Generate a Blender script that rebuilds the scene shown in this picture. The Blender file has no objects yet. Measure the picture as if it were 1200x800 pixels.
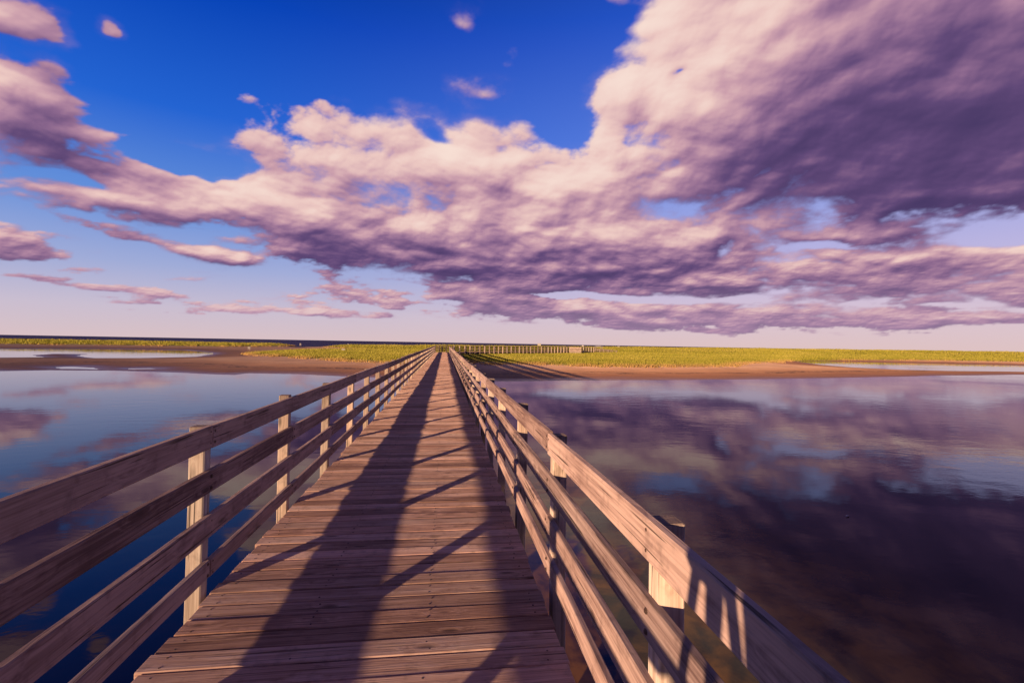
import bpy, bmesh, math, random
import numpy as np
from mathutils import Vector, Matrix, Euler

random.seed(7)
rng = np.random.default_rng(7)
R = math.radians
scene = bpy.context.scene
COL = scene.collection

# ------------------------------------------------------------------ camera
EYE = 1.57
YAW, PITCH, ROLL = -7.8, 0.25, 1.0
cam_data = bpy.data.cameras.new('camera_view')
cam = bpy.data.objects.new('camera_view', cam_data)
COL.objects.link(cam)
cam_data.sensor_width = 36.0
cam_data.lens = 17.25
cam_data.clip_start = 0.02
cam_data.clip_end = 60000
cam.location = (0, 0, EYE)
CM = Matrix.Rotation(R(YAW), 3, 'Z') @ Matrix.Rotation(R(90 + PITCH), 3, 'X') @ Matrix.Rotation(R(ROLL), 3, 'Z')
cam.rotation_euler = CM.to_euler()
scene.camera = cam
F = 575.0

def ray(px, py):
    return (CM @ Vector(((px - 600) / F, (400 - py) / F, -1))).normalized()

def ground(px, py, z):
    d = ray(px, py)
    t = (z - EYE) / d.z
    return Vector((0, 0, EYE)) + d * t

def az_tel(px, py):
    d = ray(px, py)
    return math.atan2(d.x, d.y), d.z / math.hypot(d.x, d.y)

scene.view_settings.view_transform = 'Standard'
scene.view_settings.look = 'None'
scene.view_settings.exposure = 0
scene.view_settings.gamma = 1
scene.cycles.max_bounces = 5
scene.cycles.diffuse_bounces = 3
scene.cycles.glossy_bounces = 3
scene.cycles.use_denoising = True

def lin(r, g, b):
    f = lambda c: ((c / 255) / 12.92) if c / 255 <= 0.04045 else (((c / 255) + 0.055) / 1.055) ** 2.4
    return (f(r), f(g), f(b), 1.0)

# ------------------------------------------------------------------ node helper
class NT:
    def __init__(self, tree):
        self.t = tree
    def n(self, typ, **kw):
        nd = self.t.nodes.new(typ)
        for k, v in kw.items():
            setattr(nd, k, v)
        return nd
    def put(self, sock, v):
        if v is None:
            return
        if isinstance(v, bpy.types.NodeSocket):
            self.t.links.new(v, sock)
        else:
            sock.default_value = v
    def m(self, op, a, b=None, c=None, clamp=False):
        nd = self.n('ShaderNodeMath', operation=op)
        nd.use_clamp = clamp
        for i, v in enumerate((a, b, c)):
            self.put(nd.inputs[i], v)
        return nd.outputs[0]
    def vm(self, op, a, b=None, s=None):
        nd = self.n('ShaderNodeVectorMath', operation=op)
        self.put(nd.inputs[0], a)
        self.put(nd.inputs[1], b)
        if s is not None:
            self.put(nd.inputs['Scale'], s)
        return nd.outputs['Value'] if op in ('LENGTH', 'DOT_PRODUCT', 'DISTANCE') else nd.outputs['Vector']
    def xyz(self, v):
        nd = self.n('ShaderNodeSeparateXYZ')
        self.put(nd.inputs[0], v)
        return nd.outputs
    def comb(self, x, y, z):
        nd = self.n('ShaderNodeCombineXYZ')
        for i, v in enumerate((x, y, z)):
            self.put(nd.inputs[i], v)
        return nd.outputs[0]
    def noise(self, vec, scale=1.0, detail=4.0, rough=0.5, dist=0.0, lac=2.0, typ='FBM'):
        nd = self.n('ShaderNodeTexNoise')
        nd.noise_type = typ
        self.put(nd.inputs['Vector'], vec)
        nd.inputs['Scale'].default_value = scale
        nd.inputs['Detail'].default_value = detail
        nd.inputs['Roughness'].default_value = rough
        nd.inputs['Lacunarity'].default_value = lac
        nd.inputs['Distortion'].default_value = dist
        return nd.outputs[0]
    def voro(self, vec, scale=1.0, detail=0.0, rough=0.5, feature='F1', smooth=None):
        nd = self.n('ShaderNodeTexVoronoi')
        nd.feature = feature
        self.put(nd.inputs['Vector'], vec)
        nd.inputs['Scale'].default_value = scale
        if 'Detail' in nd.inputs:
            nd.inputs['Detail'].default_value = detail
            nd.inputs['Roughness'].default_value = rough
        return nd.outputs['Distance']
    def step(self, v, a, b, lo=0.0, hi=1.0, kind='SMOOTHSTEP'):
        nd = self.n('ShaderNodeMapRange', interpolation_type=kind)
        nd.clamp = True
        self.put(nd.inputs['Value'], v)
        for k, x in zip(('From Min', 'From Max', 'To Min', 'To Max'), (a, b, lo, hi)):
            self.put(nd.inputs[k], x)
        return nd.outputs['Result']
    def mix(self, f, a, b, blend='MIX'):
        nd = self.n('ShaderNodeMix', data_type='RGBA')
        nd.blend_type = blend
        self.put(nd.inputs[0], f)
        self.put(nd.inputs[6], a)
        self.put(nd.inputs[7], b)
        return nd.outputs[2]
    def ramp(self, v, stops, interp='LINEAR'):
        nd = self.n('ShaderNodeValToRGB')
        cr = nd.color_ramp
        cr.interpolation = interp
        while len(cr.elements) < len(stops):
            cr.elements.new(0.5)
        for e, (p, c) in zip(cr.elements, stops):
            e.position = p
            e.color = c
        self.put(nd.inputs[0], v)
        return nd.outputs[0]

# ------------------------------------------------------------------ sun and sky
SUN_AZ, SUN_EL = 36.0, 6.3            # shadows run 36 degrees right of the walkway
sun_data = bpy.data.lights.new('sun', 'SUN')
sun_data.energy = 5.0
sun_data.angle = R(0.5)
sun_data.color = (1.0, 0.66, 0.41)
sun = bpy.data.objects.new('sun', sun_data)
COL.objects.link(sun)
ld = Vector((math.sin(R(SUN_AZ)) * math.cos(R(SUN_EL)), math.cos(R(SUN_AZ)) * math.cos(R(SUN_EL)), -math.sin(R(SUN_EL))))
sun.rotation_euler = ld.to_track_quat('-Z', 'Y').to_euler()

# clear-air colours by height: pink haze low, deep blue high
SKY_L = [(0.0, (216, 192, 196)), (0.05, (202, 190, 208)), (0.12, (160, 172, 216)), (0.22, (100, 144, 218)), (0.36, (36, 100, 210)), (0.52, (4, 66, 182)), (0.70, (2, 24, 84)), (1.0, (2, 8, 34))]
SKY_R = [(0.0, (222, 194, 194)), (0.05, (218, 196, 208)), (0.12, (198, 186, 222)), (0.24, (156, 166, 228)), (0.38, (92, 126, 222)), (0.55, (40, 86, 200)), (0.72, (6, 40, 120)), (1.0, (2, 16, 66))]

def build_world():
    w = bpy.data.worlds.new('World')
    scene.world = w
    w.use_nodes = True
    w.node_tree.nodes.clear()
    N = NT(w.node_tree)
    geo = N.n('ShaderNodeTexCoord')
    d = N.vm('NORMALIZE', geo.outputs['Generated'])
    x, y, z = N.xyz(d)
    zz = N.m('ABSOLUTE', z)
    sky = N.n('ShaderNodeTexSky', sky_type='NISHITA')
    sky.sun_disc = False
    sky.sun_elevation = R(SUN_EL)
    sky.sun_rotation = R(180 + SUN_AZ)
    sky.air_density = 1.0; sky.dust_density = 1.0; sky.ozone_density = 3.0
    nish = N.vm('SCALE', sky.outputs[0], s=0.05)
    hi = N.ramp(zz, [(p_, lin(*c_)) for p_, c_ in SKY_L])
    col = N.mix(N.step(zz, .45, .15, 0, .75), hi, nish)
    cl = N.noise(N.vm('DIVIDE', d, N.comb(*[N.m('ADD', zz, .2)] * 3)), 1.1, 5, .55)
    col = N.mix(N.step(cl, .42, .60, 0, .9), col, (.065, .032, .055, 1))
    bg = N.n('ShaderNodeBackground')
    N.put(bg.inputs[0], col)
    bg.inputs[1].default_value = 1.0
    out = N.n('ShaderNodeOutputWorld')
    N.t.links.new(bg.outputs[0], out.inputs[0])
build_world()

#SKYBEGIN
# cloud masses: photo x, y, radius x, radius y, rotation, weight
CLOUDS = [
    (395, 150, 130, 30, 2, .95), (410, 215, 90, 30, 4, .7), (325, 172, 50, 26, 0, .75), (345, 212, 62, 34, 0, .75), (440, 190, 90, 40, 4, .8),
    (520, 200, 110, 48, 6, .85), (600, 215, 95, 46, 10, .85), (640, 255, 150, 62, 0, 1.0),
    (300, 252, 170, 34, 5, .9), (150, 246, 140, 25, 4, .85), (60, 232, 80, 22, 0, .65), (400, 275, 310, 46, 8, 1.0),
    (610, 305, 330, 52, 5, 1.0), (715, 220, 70, 56, 0, .95), (180, 285, 120, 12, 6, .7),
    (745, 112, 56, 40, -10, .9), (805, 30, 80, 70, 0, .9), (850, 120, 120, 70, -8, 1.0), (900, 50, 180, 95, 0, 1.1),
    (1010, 130, 270, 140, 0, 1.2), (980, -160, 420, 200, 0, 1.0), (1350, -100, 300, 260, 0, 1.0), (1200, 90, 260, 180, 0, 1.2), (1020, 205, 310, 62, 3, 1.1), (840, 195, 160, 80, 0, 1.0),
    (900, 262, 80, 26, 0, .8), (760, 285, 160, 45, 0, .95),
    (1050, 312, 330, 34, 2, .95), (850, 330, 250, 30, 2, .95), (1010, 268, 80, 22, -4, .8), (1160, 342, 150, 18, 2, .8),
    (720, 368, 200, 22, 3, .9), (900, 372, 220, 17, 1, .85), (1090, 372, 200, 13, 1, .8), (1100, 225, 240, 44, 0, 1.0), (560, 340, 120, 14, 6, .8), (1050, 335, 240, 22, 0, .85),
    (330, 365, 120, 8, 2, .6), (430, 352, 90, 9, 3, .6), (600, 350, 200, 14, 2, .75),
    (50, 112, 80, 30, 12, .85), (125, 168, 75, 22, 8, .85), (20, 95, 60, 22, 0, .8), (105, 198, 80, 13, 10, .7), (45, 150, 80, 40, 8, .9),
    (5, 10, 70, 30, 10, .85), (25, 290, 85, 16, 5, .8),
    (120, 338, 120, 8, 4, .62), (205, 326, 34, 6, 2, .5), (105, 318, 34, 5, 2, .45), (160, 352, 50, 4, 0, .45), (200, 367, 40, 4, 0, .4),
    (545, 30, 16, 18, 30, .42), (127, 33, 14, 9, 0, .42), (602, 160, 22, 16, 0, .40), (572, 104, 22, 14, 0, .30), (705, 8, 30, 12, 0, .42), (600, 60, 26, 20, 0, .24),
]
HOLES = [
    (1175, 275, 70, 20, -3, .9), (260, 198, 40, 20, 0, .6), (210, 196, 70, 20, 10, .95), (90, 222, 110, 9, 6, .55), (480, 250, 20, 6, 0, .2), (30, 215, 60, 8, 4, .3), (365, 225, 1, 1, 0, 0), (945, 286, 34, 7, -5, .5), (845, 292, 30, 13, -40, .55), (800, 190, 30, 10, -30, .3), (1010, 190, 50, 8, -20, .2), (700, 190, 20, 10, 0, .2), (975, 283, 50, 8, 2, .5), (840, 190, 34, 16, -20, .28), (920, 188, 40, 10, -20, .34), (1165, 55, 60, 22, -25, .34), (960, 200, 30, 6, -10, .3), (860, 165, 20, 8, -10, .3), (890, 205, 24, 6, -10, .3),
    (700, 347, 130, 6, 3, .55), (640, 340, 70, 5, 2, .4), (800, 352, 130, 5, 3, .42), (1130, 356, 90, 4, 0, .4), (960, 330, 60, 4, 0, .25), (750, 300, 14, 10, 0, .3), (808, 78, 24, 8, -20, .5),
    (515, 158, 26, 12, 25, .5), (1160, 45, 50, 24, -30, .20), (480, 340, 60, 8, 3, .4), (500, 252, 40, 8, 5, .2), (1080, 240, 60, 8, 5, .15),
]

# where the masses catch the light (+) or turn their shaded undersides (-)
TONES = [
    (765, 120, 75, 60, .30), (830, 35, 110, 70, .34), (900, 20, 120, 60, .20), (690, 215, 110, 60, .26), (560, 185, 80, 26, .24), (400, 150, 130, 36, .16), (470, 200, 120, 34, .20),
    (620, 240, 120, 40, .04), (300, 238, 120, 24, .22), (150, 240, 120, 20, .12), (900, 262, 60, 18, .30), (720, 272, 60, 18, .14), (600, 275, 60, 14, .12), (1030, 262, 80, 16, .10), (1130, 325, 120, 16, .12), (940, 300, 90, 14, .12),
    (20, 100, 60, 30, .06), (130, 168, 50, 18, .14), (330, 362, 80, 10, .1), (620, 268, 200, 16, .05),
    (1130, 130, 240, 130, -.32), (560, 255, 200, 30, .05), (840, 120, 60, 30, .10), (960, 150, 150, 50, -.13), (1000, 235, 260, 40, -.17), (860, 200, 160, 40, -.08), (1150, 30, 130, 70, -.10), (985, 95, 60, 12, .10), (1075, 60, 50, 14, .08), (1120, 95, 60, 8, .07), (720, 165, 40, 16, .10), (700, 315, 300, 30, -.06), (450, 300, 260, 22, -.08), (120, 205, 100, 18, -.20), (60, 165, 100, 34, -.12),
    (450, 255, 120, 16, -.06), (340, 275, 150, 16, -.08), (760, 372, 200, 12, -.10), (570, 325, 200, 16, -.10), (30, 15, 80, 40, -.05),
]

def perlin3(Q, seed):
    r = np.random.default_rng(seed)
    perm = r.permutation(512); gr = r.normal(size=(512, 3)); gr /= np.linalg.norm(gr, axis=1)[:, None]
    gr = gr.astype(np.float32)
    i = np.floor(Q).astype(np.int32); f = (Q - i).astype(np.float32)
    u = f * f * f * (f * (f * 6 - 15) + 10)
    out = 0
    for dx in (0, 1):
        hx = perm[(i[:, 0] + dx) & 511]
        wx = u[:, 0] if dx else 1 - u[:, 0]
        for dy in (0, 1):
            hy = perm[(hx + i[:, 1] + dy) & 511]
            wy = u[:, 1] if dy else 1 - u[:, 1]
            for dz in (0, 1):
                h = perm[(hy + i[:, 2] + dz) & 511]
                wz = u[:, 2] if dz else 1 - u[:, 2]
                g_ = gr[h]
                out = out + wx * wy * wz * (g_[:, 0] * (f[:, 0] - dx) + g_[:, 1] * (f[:, 1] - dy) + g_[:, 2] * (f[:, 2] - dz))
    return out

def fbm3(Q, octv, seed, gain=.5, billow=False):
    out = 0; a = 1.0; tot = 0
    for o in range(octv):
        n = perlin3(Q * (2.03 ** o) + o * 7.3, seed + o)
        out = out + a * ((np.abs(n) * 2.6 - .6) if billow else n * 1.6); tot += a; a *= gain
    return out / tot

def blur(a, n):
    """box blur both ways, n cells"""
    for ax in (0, 1):
        k = n
        pad = [(0, 0), (0, 0)]; pad[ax] = (k + 1, k)
        c = np.cumsum(np.pad(a, pad, mode='edge'), axis=ax)
        hi_ = np.take(c, range(2 * k + 1, c.shape[ax]), axis=ax); lo_ = np.take(c, range(0, c.shape[ax] - 2 * k - 1), axis=ax)
        a = (hi_ - lo_) / (2 * k + 1)
    return a

def shift(a, dx, dy):
    """sample a at (column + dx, row + dy), bilinear, edges held"""
    h, w_ = a.shape
    ys = np.clip(np.arange(h) + dy, 0, h - 1.001); xs = np.clip(np.arange(w_) + dx, 0, w_ - 1.001)
    y0 = ys.astype(int); x0 = xs.astype(int); fy = (ys - y0)[:, None]; fx = (xs - x0)[None]
    A = a[y0]; B = a[y0 + 1]; C = A * (1 - fy) + B * fy
    return C[:, x0] * (1 - fx) + C[:, x0 + 1] * fx

def ss(x, a, b):
    t = np.clip((x - a) / (b - a), 0, 1); return t * t * (3 - 2 * t)

def cloud_map(STEP=.002):
    azs = np.arange(-1.62, 1.62, STEP); tels = np.arange(0.0, 1.08, STEP)
    AZ, TE = np.meshgrid(azs, tels)                       # azimuth measured from the view, height as tangent
    a = AZ.ravel(); t = TE.ravel()
    c = 1 / np.sqrt(1 + t * t)
    d = np.stack([np.sin(a) * c, np.cos(a) * c, t * c], 1)
    z = d[:, 2]
    k = ((z + .16) ** .8)[:, None]
    Pn = d / k * np.array([1, 1, 1.25])
    w1 = fbm3(Pn * 1.7 + 3.1, 3, 11); w2_ = fbm3(Pn * 1.7 + 13.7, 3, 31)
    s = (t * .40 + .035)
    ua = a + w1 * s * .30; ut = t + w2_ * s * .22
    w3 = fbm3(Pn * 6 + 1.7, 3, 51); w4 = fbm3(Pn * 6 + 9.7, 3, 61)
    ua += w3 * s * .10; ut += w4 * s * .08
    H = np.zeros(len(a)); K = 7.0
    acc = np.full(len(a), math.exp(-K * 1.0))
    yaw = R(-YAW)
    def blob(px, py, rx, ry, rot, w_):
        az0, t0 = az_tel(px, py); az0 -= yaw
        ca = math.cos(az0)
        x = ua - az0; y = ut - t0
        cr, sr = math.cos(-R(rot)), math.sin(-R(rot))
        x, y = x * cr + y * sr, -x * sr + y * cr
        x = x / (rx * 1.12 / F * ca * ca); y = y / (ry * 1.12 / F * ca)
        # flat underside, domed top
        y = np.where(y < 0, y * 1.25, y * .95)
        return w_ * (1 - np.sqrt(x * x + y * y + .02))
    for cl in CLOUDS:
        acc += np.exp(K * np.clip(blob(*cl), -1.5, 2))
    H = np.log(acc) / K
    for hl in HOLES:
        H = H - np.maximum(blob(*hl), 0)
    H = np.where(np.abs(a) > 1.0, H + ss(np.abs(a), 1.0, 1.25) * (fbm3(Pn * 1.1, 2, 5) * 1.6 - H), H)
    H = np.where(H > 0, .62 * np.tanh(H / .62), H)
    tone = np.zeros(len(a))
    for px, py, rx, ry, q in TONES:
        az0, t0 = az_tel(px, py); az0 -= yaw; ca = math.cos(az0)
        tone += q * np.exp(-(((ua - az0) / (rx / F * ca * ca)) ** 2 + ((ut - t0) / (ry / F * ca)) ** 2) * .8)
    nb = fbm3(Pn * 4.2 + w1[:, None] * .5, 6, 71, .55, billow=True)
    nb2 = fbm3(Pn * 9.0 + w1[:, None] * .5, 4, 171, .55, billow=True)
    nf = fbm3(Pn * 2.6 + np.array([4, 1, 2]), 8, 91, .56)
    sh = AZ.shape
    rows = fbm3(Pn * np.array([2.6, 2.6, 15.0]) + 5.5, 6, 211, .58) * (1 - ss(t, .10, .38))
    D = H + .46 * rows + .60 * nf + .32 * nb + .08 * nb2 - .01
    D = D.reshape(sh); H = H.reshape(sh); nb = nb.reshape(sh); nf = nf.reshape(sh); nb2 = nb2.reshape(sh); tone = tone.reshape(sh)
    wid = .12 + .20 * ss(fbm3(Pn * 1.3, 2, 7).reshape(sh), -.2, .3)
    alpha = ss(D / wid, -.1, 1.0) * ss(TE, .004, .03)
    alpha = np.clip(alpha + .22 * ss(D, -.22, .05) * ss(nf, -.1, .5) * ss(TE, .02, .06), 0, 1)
    wgt = ss(TE, .0, .32)
    def sh2(q, L):
        n_ = shift(q, -.55 * L * S_, .85 * L * S_); f_ = shift(q, -.55 * L * .35 * S_, .85 * L * .35 * S_)
        return n_ * wgt + f_ * (1 - wgt)
    S_ = .002 / STEP
    dens = np.clip(D, 0, 1.2)
    solid = dens + .30 * nb + .10 * nb2
    tau = 0; pl = 0
    for L in (2, 4, 7, 11, 16, 23, 32, 44, 60):
        tau = tau + sh2(dens, L) * (L - pl) / 12; pl = L
    T = np.exp(-tau * .55)
    r1 = solid - sh2(solid, 3)
    r2 = blur(solid, max(1, int(3 * S_))) - sh2(blur(solid, max(1, int(5 * S_))), 10)
    r3 = blur(solid, int(9 * S_)) - sh2(blur(solid, int(14 * S_)), 30)
    AZp = AZ
    lowb = 1 + 1.1 * (1 - ss(TE, .06, .30))
    lit = .34 + .38 * T + .75 * lowb * np.clip(r1, -.3, .3) + .80 * lowb * np.clip(r2, -.35, .35) + .50 * np.clip(r3, -.5, .5)
    lit = lit + tone * 1.25 - .20
    bank = ss(AZp, .12, .62) * ss(TE, .10, .30)
    lit = lit - ss(-AZp, .50, .72) * .10
    lowc = 1 - ss(TE, .03, .25)
    lit = lit + lowc * .04 + nf * .08
    lit = .5 + np.tanh((lit - .40) * 1.5) * .5
    stops = [(0.0, (66, 54, 98)), (0.15, (98, 74, 120)), (0.32, (140, 104, 142)), (0.48, (172, 130, 158)), (0.66, (206, 162, 174)), (0.84, (236, 200, 194)), (1.0, (250, 228, 216))]
    xs = [q[0] for q in stops]
    CC = np.stack([np.interp(lit, xs, [lin(*q[1])[j] for q in stops]) for j in range(3)], -1)
    # left group is dimmer and more magenta
    z2 = z.reshape(sh)
    def grad(tab):
        return np.stack([np.interp(z2, [q[0] for q in tab], [lin(*q[1])[j] for q in tab]) for j in range(3)], -1)
    sd = ss(np.sin(AZp), -.60, .55)[..., None]
    base = grad(SKY_L) * (1 - sd) + grad(SKY_R) * sd
    haze = (1 - ss(TE, .0, .15))[..., None] * .50
    CC = CC * (1 - haze) + np.array(lin(190, 156, 184)[:3]) * haze
    al = alpha[..., None]
    out = base * (1 - al) + CC * al
    return AZ, TE, out
#SKYEND
def build_sky():
    AZ, TE, C_ = cloud_map()
    h, w_ = AZ.shape
    RAD = 30000.0
    top_t = [1.3, 1.8, 2.8, 6.0, 40.0]
    a0 = AZ[0]; yaw = R(-YAW)
    rows_t = np.concatenate([[-.02], TE[:, 0], top_t])
    cols = np.concatenate([C_[:1], C_, np.zeros((len(top_t), w_, 3))])
    for i, t in enumerate(top_t):
        zt = t / math.sqrt(1 + t * t)
        k = min(1, (i + 1) / 3)
        a_mid = 1.0
        clear = .6 * np.array([np.interp(zt, [q[0] for q in SKY_L], [lin(*q[1])[j] for q in SKY_L]) for j in range(3)])
        cols[h + 1 + i] = C_[-1] * (1 - k) + clear * k
    TT, AA = np.meshgrid(rows_t, a0, indexing='ij')
    c = 1 / np.sqrt(1 + TT * TT)
    V = np.stack([np.sin(AA + yaw) * c, np.cos(AA + yaw) * c, TT * c], -1).reshape(-1, 3) * RAD
    V[:, 2] += EYE
    hh = len(rows_t)
    i, j = np.meshgrid(np.arange(hh - 1), np.arange(w_ - 1), indexing='ij')
    q = i * w_ + j
    Fq_ = np.stack([q, q + w_, q + w_ + 1, q + 1], -1).reshape(-1, 4)
    m_ = bpy.data.materials.new('evening_sky_air')
    m_.use_nodes = True; m_.node_tree.nodes.clear()
    N = NT(m_.node_tree)
    at = N.n('ShaderNodeAttribute'); at.attribute_name = 'air_colour'
    em = N.n('ShaderNodeEmission'); N.put(em.inputs[0], at.outputs['Color'])
    out = N.n('ShaderNodeOutputMaterial'); N.t.links.new(em.outputs[0], out.inputs[0])
    m_.cycles.emission_sampling = 'NONE'
    me = bpy.data.meshes.new('sky')
    me.vertices.add(len(V)); me.vertices.foreach_set('co', V.astype(np.float32).ravel())
    me.loops.add(Fq_.size); me.loops.foreach_set('vertex_index', Fq_.astype(np.int32).ravel())
    me.polygons.add(len(Fq_)); me.polygons.foreach_set('loop_start', np.arange(0, Fq_.size, 4, dtype=np.int32))
    me.update(calc_edges=True)
    me.materials.append(m_)
    at_ = me.color_attributes.new('air_colour', 'FLOAT_COLOR', 'POINT')
    cc = np.ones((len(V), 4), np.float32); cc[:, :3] = cols.reshape(-1, 3)
    at_.data.foreach_set('color', cc.ravel())
    o = bpy.data.objects.new('sky', me); COL.objects.link(o); o['kind'] = 'structure'
build_sky()

# ------------------------------------------------------------------ object helpers
def mesh_obj(name, verts, faces, mat, parent=None, smooth=False, mats=None, midx=None):
    me = bpy.data.meshes.new(name)
    if isinstance(verts, np.ndarray):
        nv = len(verts); fa = np.asarray(faces, dtype=np.int32); k = fa.shape[1]
        me.vertices.add(nv); me.vertices.foreach_set('co', verts.astype(np.float32).ravel())
        me.loops.add(fa.size); me.loops.foreach_set('vertex_index', fa.ravel())
        me.polygons.add(len(fa)); me.polygons.foreach_set('loop_start', np.arange(0, fa.size, k, dtype=np.int32))
        me.update(calc_edges=True)
    else:
        me.from_pydata(verts, [], faces)
    for m_ in (mats or [mat]):
        me.materials.append(m_)
    if midx is not None:
        me.polygons.foreach_set('material_index', np.asarray(midx, dtype=np.int32))
    if smooth:
        me.polygons.foreach_set('use_smooth', [True] * len(me.polygons))
    me.update()
    o = bpy.data.objects.new(name, me)
    COL.objects.link(o)
    if parent:
        o.parent = parent
    return o

def empty(name, loc=(0, 0, 0), rz=0):
    o = bpy.data.objects.new(name, None)
    o.empty_display_size = .3
    COL.objects.link(o)
    o.location = loc
    o.rotation_euler = (0, 0, rz)
    return o

def tag(o, label=None, cat=None, group=None, kind=None):
    if label: o['label'] = label
    if cat: o['category'] = cat
    if group: o['group'] = group
    if kind: o['kind'] = kind
    return o

class MB:
    """collects shaped timbers into one mesh"""
    def __init__(self):
        self.v = []; self.f = []; self.mi = []
    def timber(self, a, b, w, h, up=(0, 0, 1), ch=.005, seg=1, bend=0.0, wob=0.0, mi=0):
        """bevelled bar from a to b; w across, h along up"""
        a = Vector(a); b = Vector(b)
        d = (b - a); L = d.length; d.normalize()
        up = Vector(up); s = d.cross(up).normalized(); u = s.cross(d).normalized()
        hw, hh = w / 2, h / 2
        prof = [(-hw, -hh + ch), (-hw + ch, -hh), (hw - ch, -hh), (hw, -hh + ch), (hw, hh - ch), (hw - ch, hh), (-hw + ch, hh), (-hw, hh - ch)]
        rings = []
        bx, bz = random.uniform(-1, 1) * bend, random.uniform(-1, 1) * bend
        ph = random.uniform(0, 6.28)
        ts = [(0, .0), (ch * .8, 1)] + [(L * i / (seg), 1) for i in range(1, seg)] + [(L - ch * .8, 1), (L, .0)]
        base = len(self.v)
        for t, full in ts:
            q = t / L
            off = s * (bx * math.sin(math.pi * q) + wob * math.sin(ph + t * 2.1)) + u * (bz * math.sin(math.pi * q) + wob * math.sin(ph * 2 + t * 1.7))
            k = 1 if full else 0
            for (px, pz) in prof:
                if not full:
                    px -= math.copysign(min(abs(px), ch * .7), px); pz -= math.copysign(min(abs(pz), ch * .7), pz)
                self.v.append(tuple(a + d * t + s * px + u * pz + off))
        n = len(ts)
        for i in range(n - 1):
            for j in range(8):
                k = (j + 1) % 8
                self.f.append((base + i * 8 + j, base + i * 8 + k, base + (i + 1) * 8 + k, base + (i + 1) * 8 + j)); self.mi.append(mi)
        self.f.append(tuple(base + j for j in range(7, -1, -1))); self.mi.append(mi)
        self.f.append(tuple(base + (n - 1) * 8 + j for j in range(8))); self.mi.append(mi)
        return self
    def cyl(self, a, b, r0, r1=None, n=12, mi=0):
        r1 = r0 if r1 is None else r1
        a = Vector(a); b = Vector(b); d = (b - a).normalized()
        t = Vector((1, 0, 0)) if abs(d.x) < .9 else Vector((0, 1, 0))
        s = d.cross(t).normalized(); u = s.cross(d)
        base = len(self.v)
        for c, r in ((a, r0), (b, r1)):
            for i in range(n):
                q = 2 * math.pi * i / n
                self.v.append(tuple(c + s * math.cos(q) * r + u * math.sin(q) * r))
        for i in range(n):
            k = (i + 1) % n
            self.f.append((base + i, base + n + i, base + n + k, base + k)); self.mi.append(mi)
        self.f.append(tuple(base + i for i in range(n))); self.mi.append(mi)
        self.f.append(tuple(base + n + i for i in range(n - 1, -1, -1))); self.mi.append(mi)
        return self
    def build(self, name, mats, parent=None):
        if not isinstance(mats, (list, tuple)): mats = [mats]
        o = mesh_obj(name, self.v, self.f, None, parent, mats=list(mats), midx=self.mi)
        bm = bmesh.new(); bm.from_mesh(o.data)
        bmesh.ops.recalc_face_normals(bm, faces=bm.faces)
        bm.to_mesh(o.data); bm.free()
        return o

# ------------------------------------------------------------------ materials
def mat(name):
    m_ = bpy.data.materials.new(name)
    m_.use_nodes = True
    m_.node_tree.nodes.clear()
    N = NT(m_.node_tree)
    out = N.n('ShaderNodeOutputMaterial')
    p = N.n('ShaderNodeBsdfPrincipled')
    N.t.links.new(p.outputs[0], out.inputs[0])
    return m_, N, p

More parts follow.
